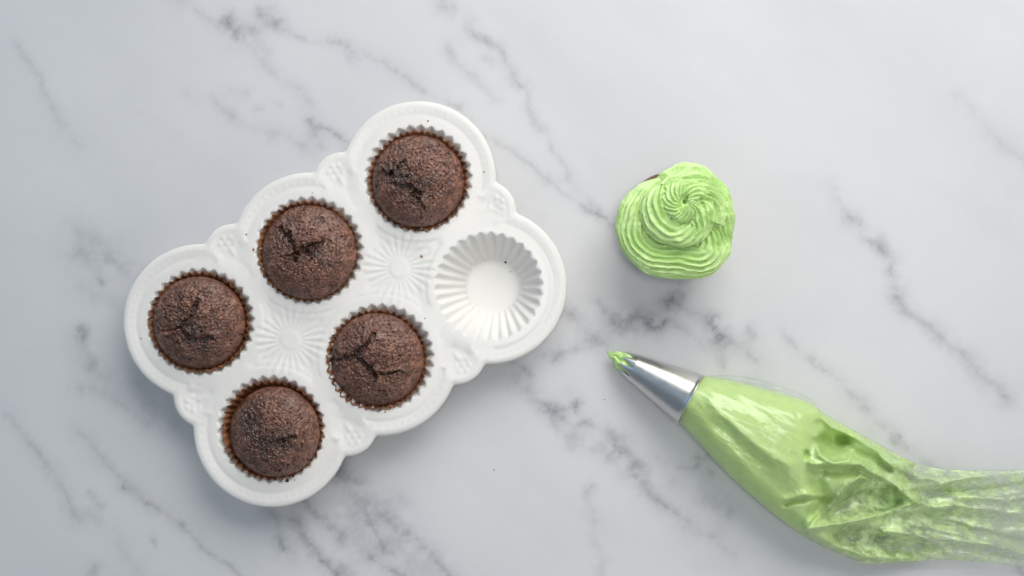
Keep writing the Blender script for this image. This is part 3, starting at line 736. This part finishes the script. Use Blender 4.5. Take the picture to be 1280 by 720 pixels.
# frosting inside: where the bag is full, it follows the film; it thins out towards the twisted end
x, y, top, bot, env = bag_sheet(False)
end = 1122+22*fbm(x/18, y/18, seed=71, octs=4)-0.35*(y-600)
lim, _ = poly_dist(x, y, Z7((540,250),(600,310),(720,380)))
win1 = np.exp(-(poly_dist(x, y, Z7((470,495),(560,450),(640,465)))[0]/21)**4)
win2 = np.exp(-(poly_dist(x, y, Z7((500,590),(620,610),(730,620)))[0]/17)**4)
streak = np.exp(-(poly_dist(x, y, Z7((360,560),(560,520),(735,466)))[0]/7)**2)+np.exp(-(poly_dist(x, y, Z7((540,340),(640,385),(740,465)))[0]/9)**2)+np.exp(-(poly_dist(x, y, Z7((380,590),(560,665),(740,662)))[0]/8)**2)
streak = np.clip(streak, 0, 1)
full = (1-sstep(-10, 26, x-end))
thin = np.clip(full*(1-0.95*win1)*(1-0.95*win2)+0.85*streak*(1-sstep(1120, 1160, x)), 0, 1)
ft = bot+(top-1.0-bot)*np.clip(0.12+0.88*thin, 0, 1)
nb_keep = int(np.searchsorted(tg, 0.78))
T = place(x, y, ft)[:nb_keep]; B = place(x, y, np.minimum(bot, ft-0.3))[:nb_keep]
def closed_sheet(T, B):
    n, m = T.shape[:2]
    vv = np.vstack([T.reshape(-1, 3), B.reshape(-1, 3)]); g = grid_faces(n, m)
    f = [g[:, ::-1], g+n*m]
    e = np.arange(m-1); f.append(np.stack([e, e+1, n*m+e+1, n*m+e], 1)[:, ::-1]); e2 = e+(n-1)*m; f.append(np.stack([e2, e2+1, n*m+e2+1, n*m+e2], 1))
    e = np.arange(n-1)*m; f.append(np.stack([e, e+m, n*m+e+m, n*m+e], 1)); e2 = e+m-1; f.append(np.stack([e2, e2+m, n*m+e2+m, n*m+e2], 1)[:, ::-1])
    return vv, np.vstack(f)
keepc = (thin[:nb_keep] > 0.10)
vv, f = closed_sheet(T, B)
n_, m_ = T.shape[:2]; kf = np.concatenate([keepc.ravel(), keepc.ravel()])
f = f[kf[f].all(1)]
fill = mesh_obj('frosting_filling', vv, f, mff, parent=bag)
# the plastic film
x2, y2, top2, bot2, env2 = bag_sheet(True)
smear = np.clip(0.20+0.42*sstep(1060, 1110, x2)*(1-0.45*sstep(1180, 1290, x2))+0.62*sstep(-30, 10, x2-end)*(1-0.6*sstep(60, 170, x2-end))*np.clip(0.55+1.6*fbm((x2*0.95+y2*0.3)/70, (-x2*0.3+y2*0.95)/9, seed=88, octs=3), 0.05, 1.4) + 0.4*streak, 0, 1)
smear = np.clip(smear*(1-sstep(1190, 1320, x2)*0.35)+0.55*win1+0.45*win2, 0, 1)
vv, f = closed_sheet(place(x2, y2, top2+0.9), place(x2, y2, np.maximum(bot2-0.5, 0.25)))
film = mesh_obj('plastic_bag', vv, f, mpl.m, parent=bag, attrs={'smear': np.concatenate([smear.ravel(), 0.25*smear.ravel()])})
# welded side seam of the bag, a thin flange along the upper edge
su = catmull(UP, np.linspace(0.02, 0.40, 90)); fl = []
for k, (px, py) in enumerate(su):
    f_ = k/89; wd = 9*math.sin(math.pi*min(1, f_*1.15))**0.6 if f_*1.15 < 1 else 0.3
    nrm_ = np.array([0.30, -0.95])
    row = []
    for s_ in (0, 0.35, 0.7, 1.0):
        q_ = np.array([px, py])+nrm_*(wd*s_-1.0); z_ = 27-10*s_+1.6*math.sin(k*0.5+s_*3)+1.2*math.sin(k*0.23)
        row.append(place(np.array(q_[0]), np.array(q_[1]), np.array(z_)))
    fl.append(row)
seam = mesh_obj('bag_seam', np.array(fl).reshape(-1, 3), grid_faces(90, 4), mpl.m, parent=bag, attrs={'smear': np.zeros(360)})
solid(seam, 0.5, 0)

# nozzle: axis from the tip to the base
tip = np.array([*wp(778, 451, 16), 16.0]); bse = np.array([*wp(863.5, 499, 33), 33.0])
axv = bse-tip; LN = np.linalg.norm(axv); axv /= LN
nz_rot = Vector(axv).to_track_quat('X', 'Z')
noz = bpy.data.objects.new  # placeholder name kept short
RB, RT = 33.2, 13.8
na = 160; th = np.arange(na)*2*math.pi/na
xs = np.concatenate([np.linspace(0, 18, 19), np.linspace(20, LN-2, 26), [LN-1.2, LN-0.4, LN]])
NTEETH = 8
rows = []; gap = []
for xx in xs:
    r = RT+(RB-RT)*xx/LN
    k = max(0.0, 1-xx/17.0)
    ph = (th*NTEETH/(2*math.pi)) % 1.0
    off_ = np.abs(ph-0.5)*2            # 0 tooth centre, 1 gap centre
    r = r*(1-0.16*k*off_-0.05*k)
    if xx > LN-2: r = r+0.9
    rows.append(np.stack([np.full(na, xx), r*np.cos(th), r*np.sin(th)], 1)); gap.append(off_ > 1-0.72*k if k > 0.01 else np.zeros(na, bool))
rows = np.array(rows); gap = np.array(gap).ravel()
f = grid_faces(len(xs), na, True)
f = f[~gap[f].any(1)]
noz = mesh_obj('nozzle', rows.reshape(-1, 3), f, ms.m, parent=bag); solid(noz, 0.8, -1)
noz.location = Vector((tip-np.array(BO))*S); noz.rotation_mode = 'QUATERNION'; noz.rotation_quaternion = nz_rot
# frosting peeping out
rows = []
for xx in np.concatenate([np.linspace(-23.5, -2, 30), np.linspace(0, 30, 12)]):
    if xx < 0: rr = 13.0*max(0.0, (xx+23.7)/23.7)**1.05
    else: rr = (RT+(RB-RT)*xx/LN)-1.5-1.4*min(1, xx/10)
    k = 1 if xx < 6 else max(0, 1-(xx-6)/10)
    ph = (th*NTEETH/(2*math.pi)) % 1.0; off_ = np.abs(ph-0.5)*2
    r = rr*(1-0.26*k*(1-off_)) if False else rr*(1-0.24*k*off_)
    r = r*(1+0.10*k*fbm(np.full(na, xx/3.5), np.cos(th)*3, np.sin(th)*3, seed=91))
    rows.append(np.stack([np.full(na, xx), r*np.cos(th)+0.9*math.sin(xx*0.5)*k, r*np.sin(th)+0.8*math.sin(xx*0.37)], 1))
rows = np.array(rows)
ft_ = mesh_obj('frosting_tip', rows.reshape(-1, 3), grid_faces(len(rows), na, True), mf, parent=bag)
ft_.location = noz.location; ft_.rotation_mode = 'QUATERNION'; ft_.rotation_quaternion = nz_rot

# ================================================================== CRUMBS
def crumb(px, py, z, rad, mat, label, group=None, seed=0):
    bm = bmesh.new(); bmesh.ops.create_icosphere(bm, subdivisions=2, radius=1)
    rng = random.Random(seed)
    sx_, sy_, sz_ = rng.uniform(0.8, 1.25), rng.uniform(0.75, 1.1), rng.uniform(0.55, 0.8); rad *= 0.85
    for v in bm.verts:
        q_ = 1+rng.uniform(-0.28, 0.28); v.co = Vector((v.co.x*sx_*q_, v.co.y*sy_*q_, v.co.z*sz_*q_))*rad*S
    me = bpy.data.meshes.new('crumb'); bm.to_mesh(me); bm.free(); me.materials.append(mat)
    o = bpy.data.objects.new('crumb', me); col.objects.link(o)
    x, y = wp(px, py, z); o.location = (x*S, y*S, (z+rad*0.45)*S); o.rotation_euler = (0, 0, rng.uniform(0, 6))
    tag(o, label, 'crumb', group)
G = 'crumbs scattered on the tray'
zt = ZP-1.0
for k, a in enumerate([
 (527, 320.5, zt-1.5, 2.2, mco, 'small toffee-coloured crumb on the tray rosette below the top cupcake'),
 (535, 151.5, ZP-0.5, 1.1, mcr, 'dark speck of crumb on the tray rim above the top cupcake'),
 (605, 215, ZP-0.5, 1.0, mcr, 'dark speck of crumb on the tray rim right of the top cupcake'),
 (522, 297.5, ZP-1.0, 1.0, mcr, 'dark speck of crumb just under the top cupcake'),
 (308, 293, ZP-1, 1.2, mcr, 'dark speck of crumb left of the cupcake with the V-shaped crack'),
 (317, 312, ZP-0.5, 1.6, mco, 'pale brown crumb touching the left pleats of the V-cracked cupcake'),
 (390.5, 241.5, ZP-0.5, 1.0, mcr, 'dark speck of crumb above the V-cracked cupcake'),
 (632, 328, 10, 1.7, mcr, 'dark crumb at the floor edge of the empty cup'),
 (638, 339.5, 4.5, 0.9, mcr, 'tiny speck of crumb on the floor of the empty cup'),
 (531, 398, ZP-0.5, 1.0, mcr, 'dark speck of crumb right of the branching-crack cupcake'),
 (481.5, 515, ZP-0.5, 1.2, mco, 'brown speck of crumb under the branching-crack cupcake'),
 (359, 600.5, ZP-0.5, 2.4, mcr, 'largest dark crumb below the bottom corner cupcake'),
 (366, 594.5, ZP-0.5, 2.0, mcr, 'dark crumb tucked against the lower pleats of the bottom corner cupcake'),
 (368.5, 600, ZP-0.5, 1.0, mcr, 'tiny dark crumb at the right of the crumb pair below the bottom corner cupcake'),
 (176.5, 423, ZP-0.5, 1.0, mcr, 'dark speck of crumb on the rim left of the far left cupcake'),
 (316, 462.5, ZP-1.5, 1.0, mcr, 'dark speck of crumb on the tray above the bottom corner cupcake'),
 (319.5, 475, ZP-1, 1.0, mcr, 'brown speck of crumb just above the bottom corner cupcake'),
 ]): crumb(*a, group=G, seed=k+1)
crumb(617.5, 587.5, 0.1, 1.0, mcr, 'lone dark speck of crumb on bare marble below the tray', None, 40)
crumb(755.5, 499.5, 0.1, 0.9, mcr, 'lone dark speck of crumb on marble below the nozzle tip', None, 41)
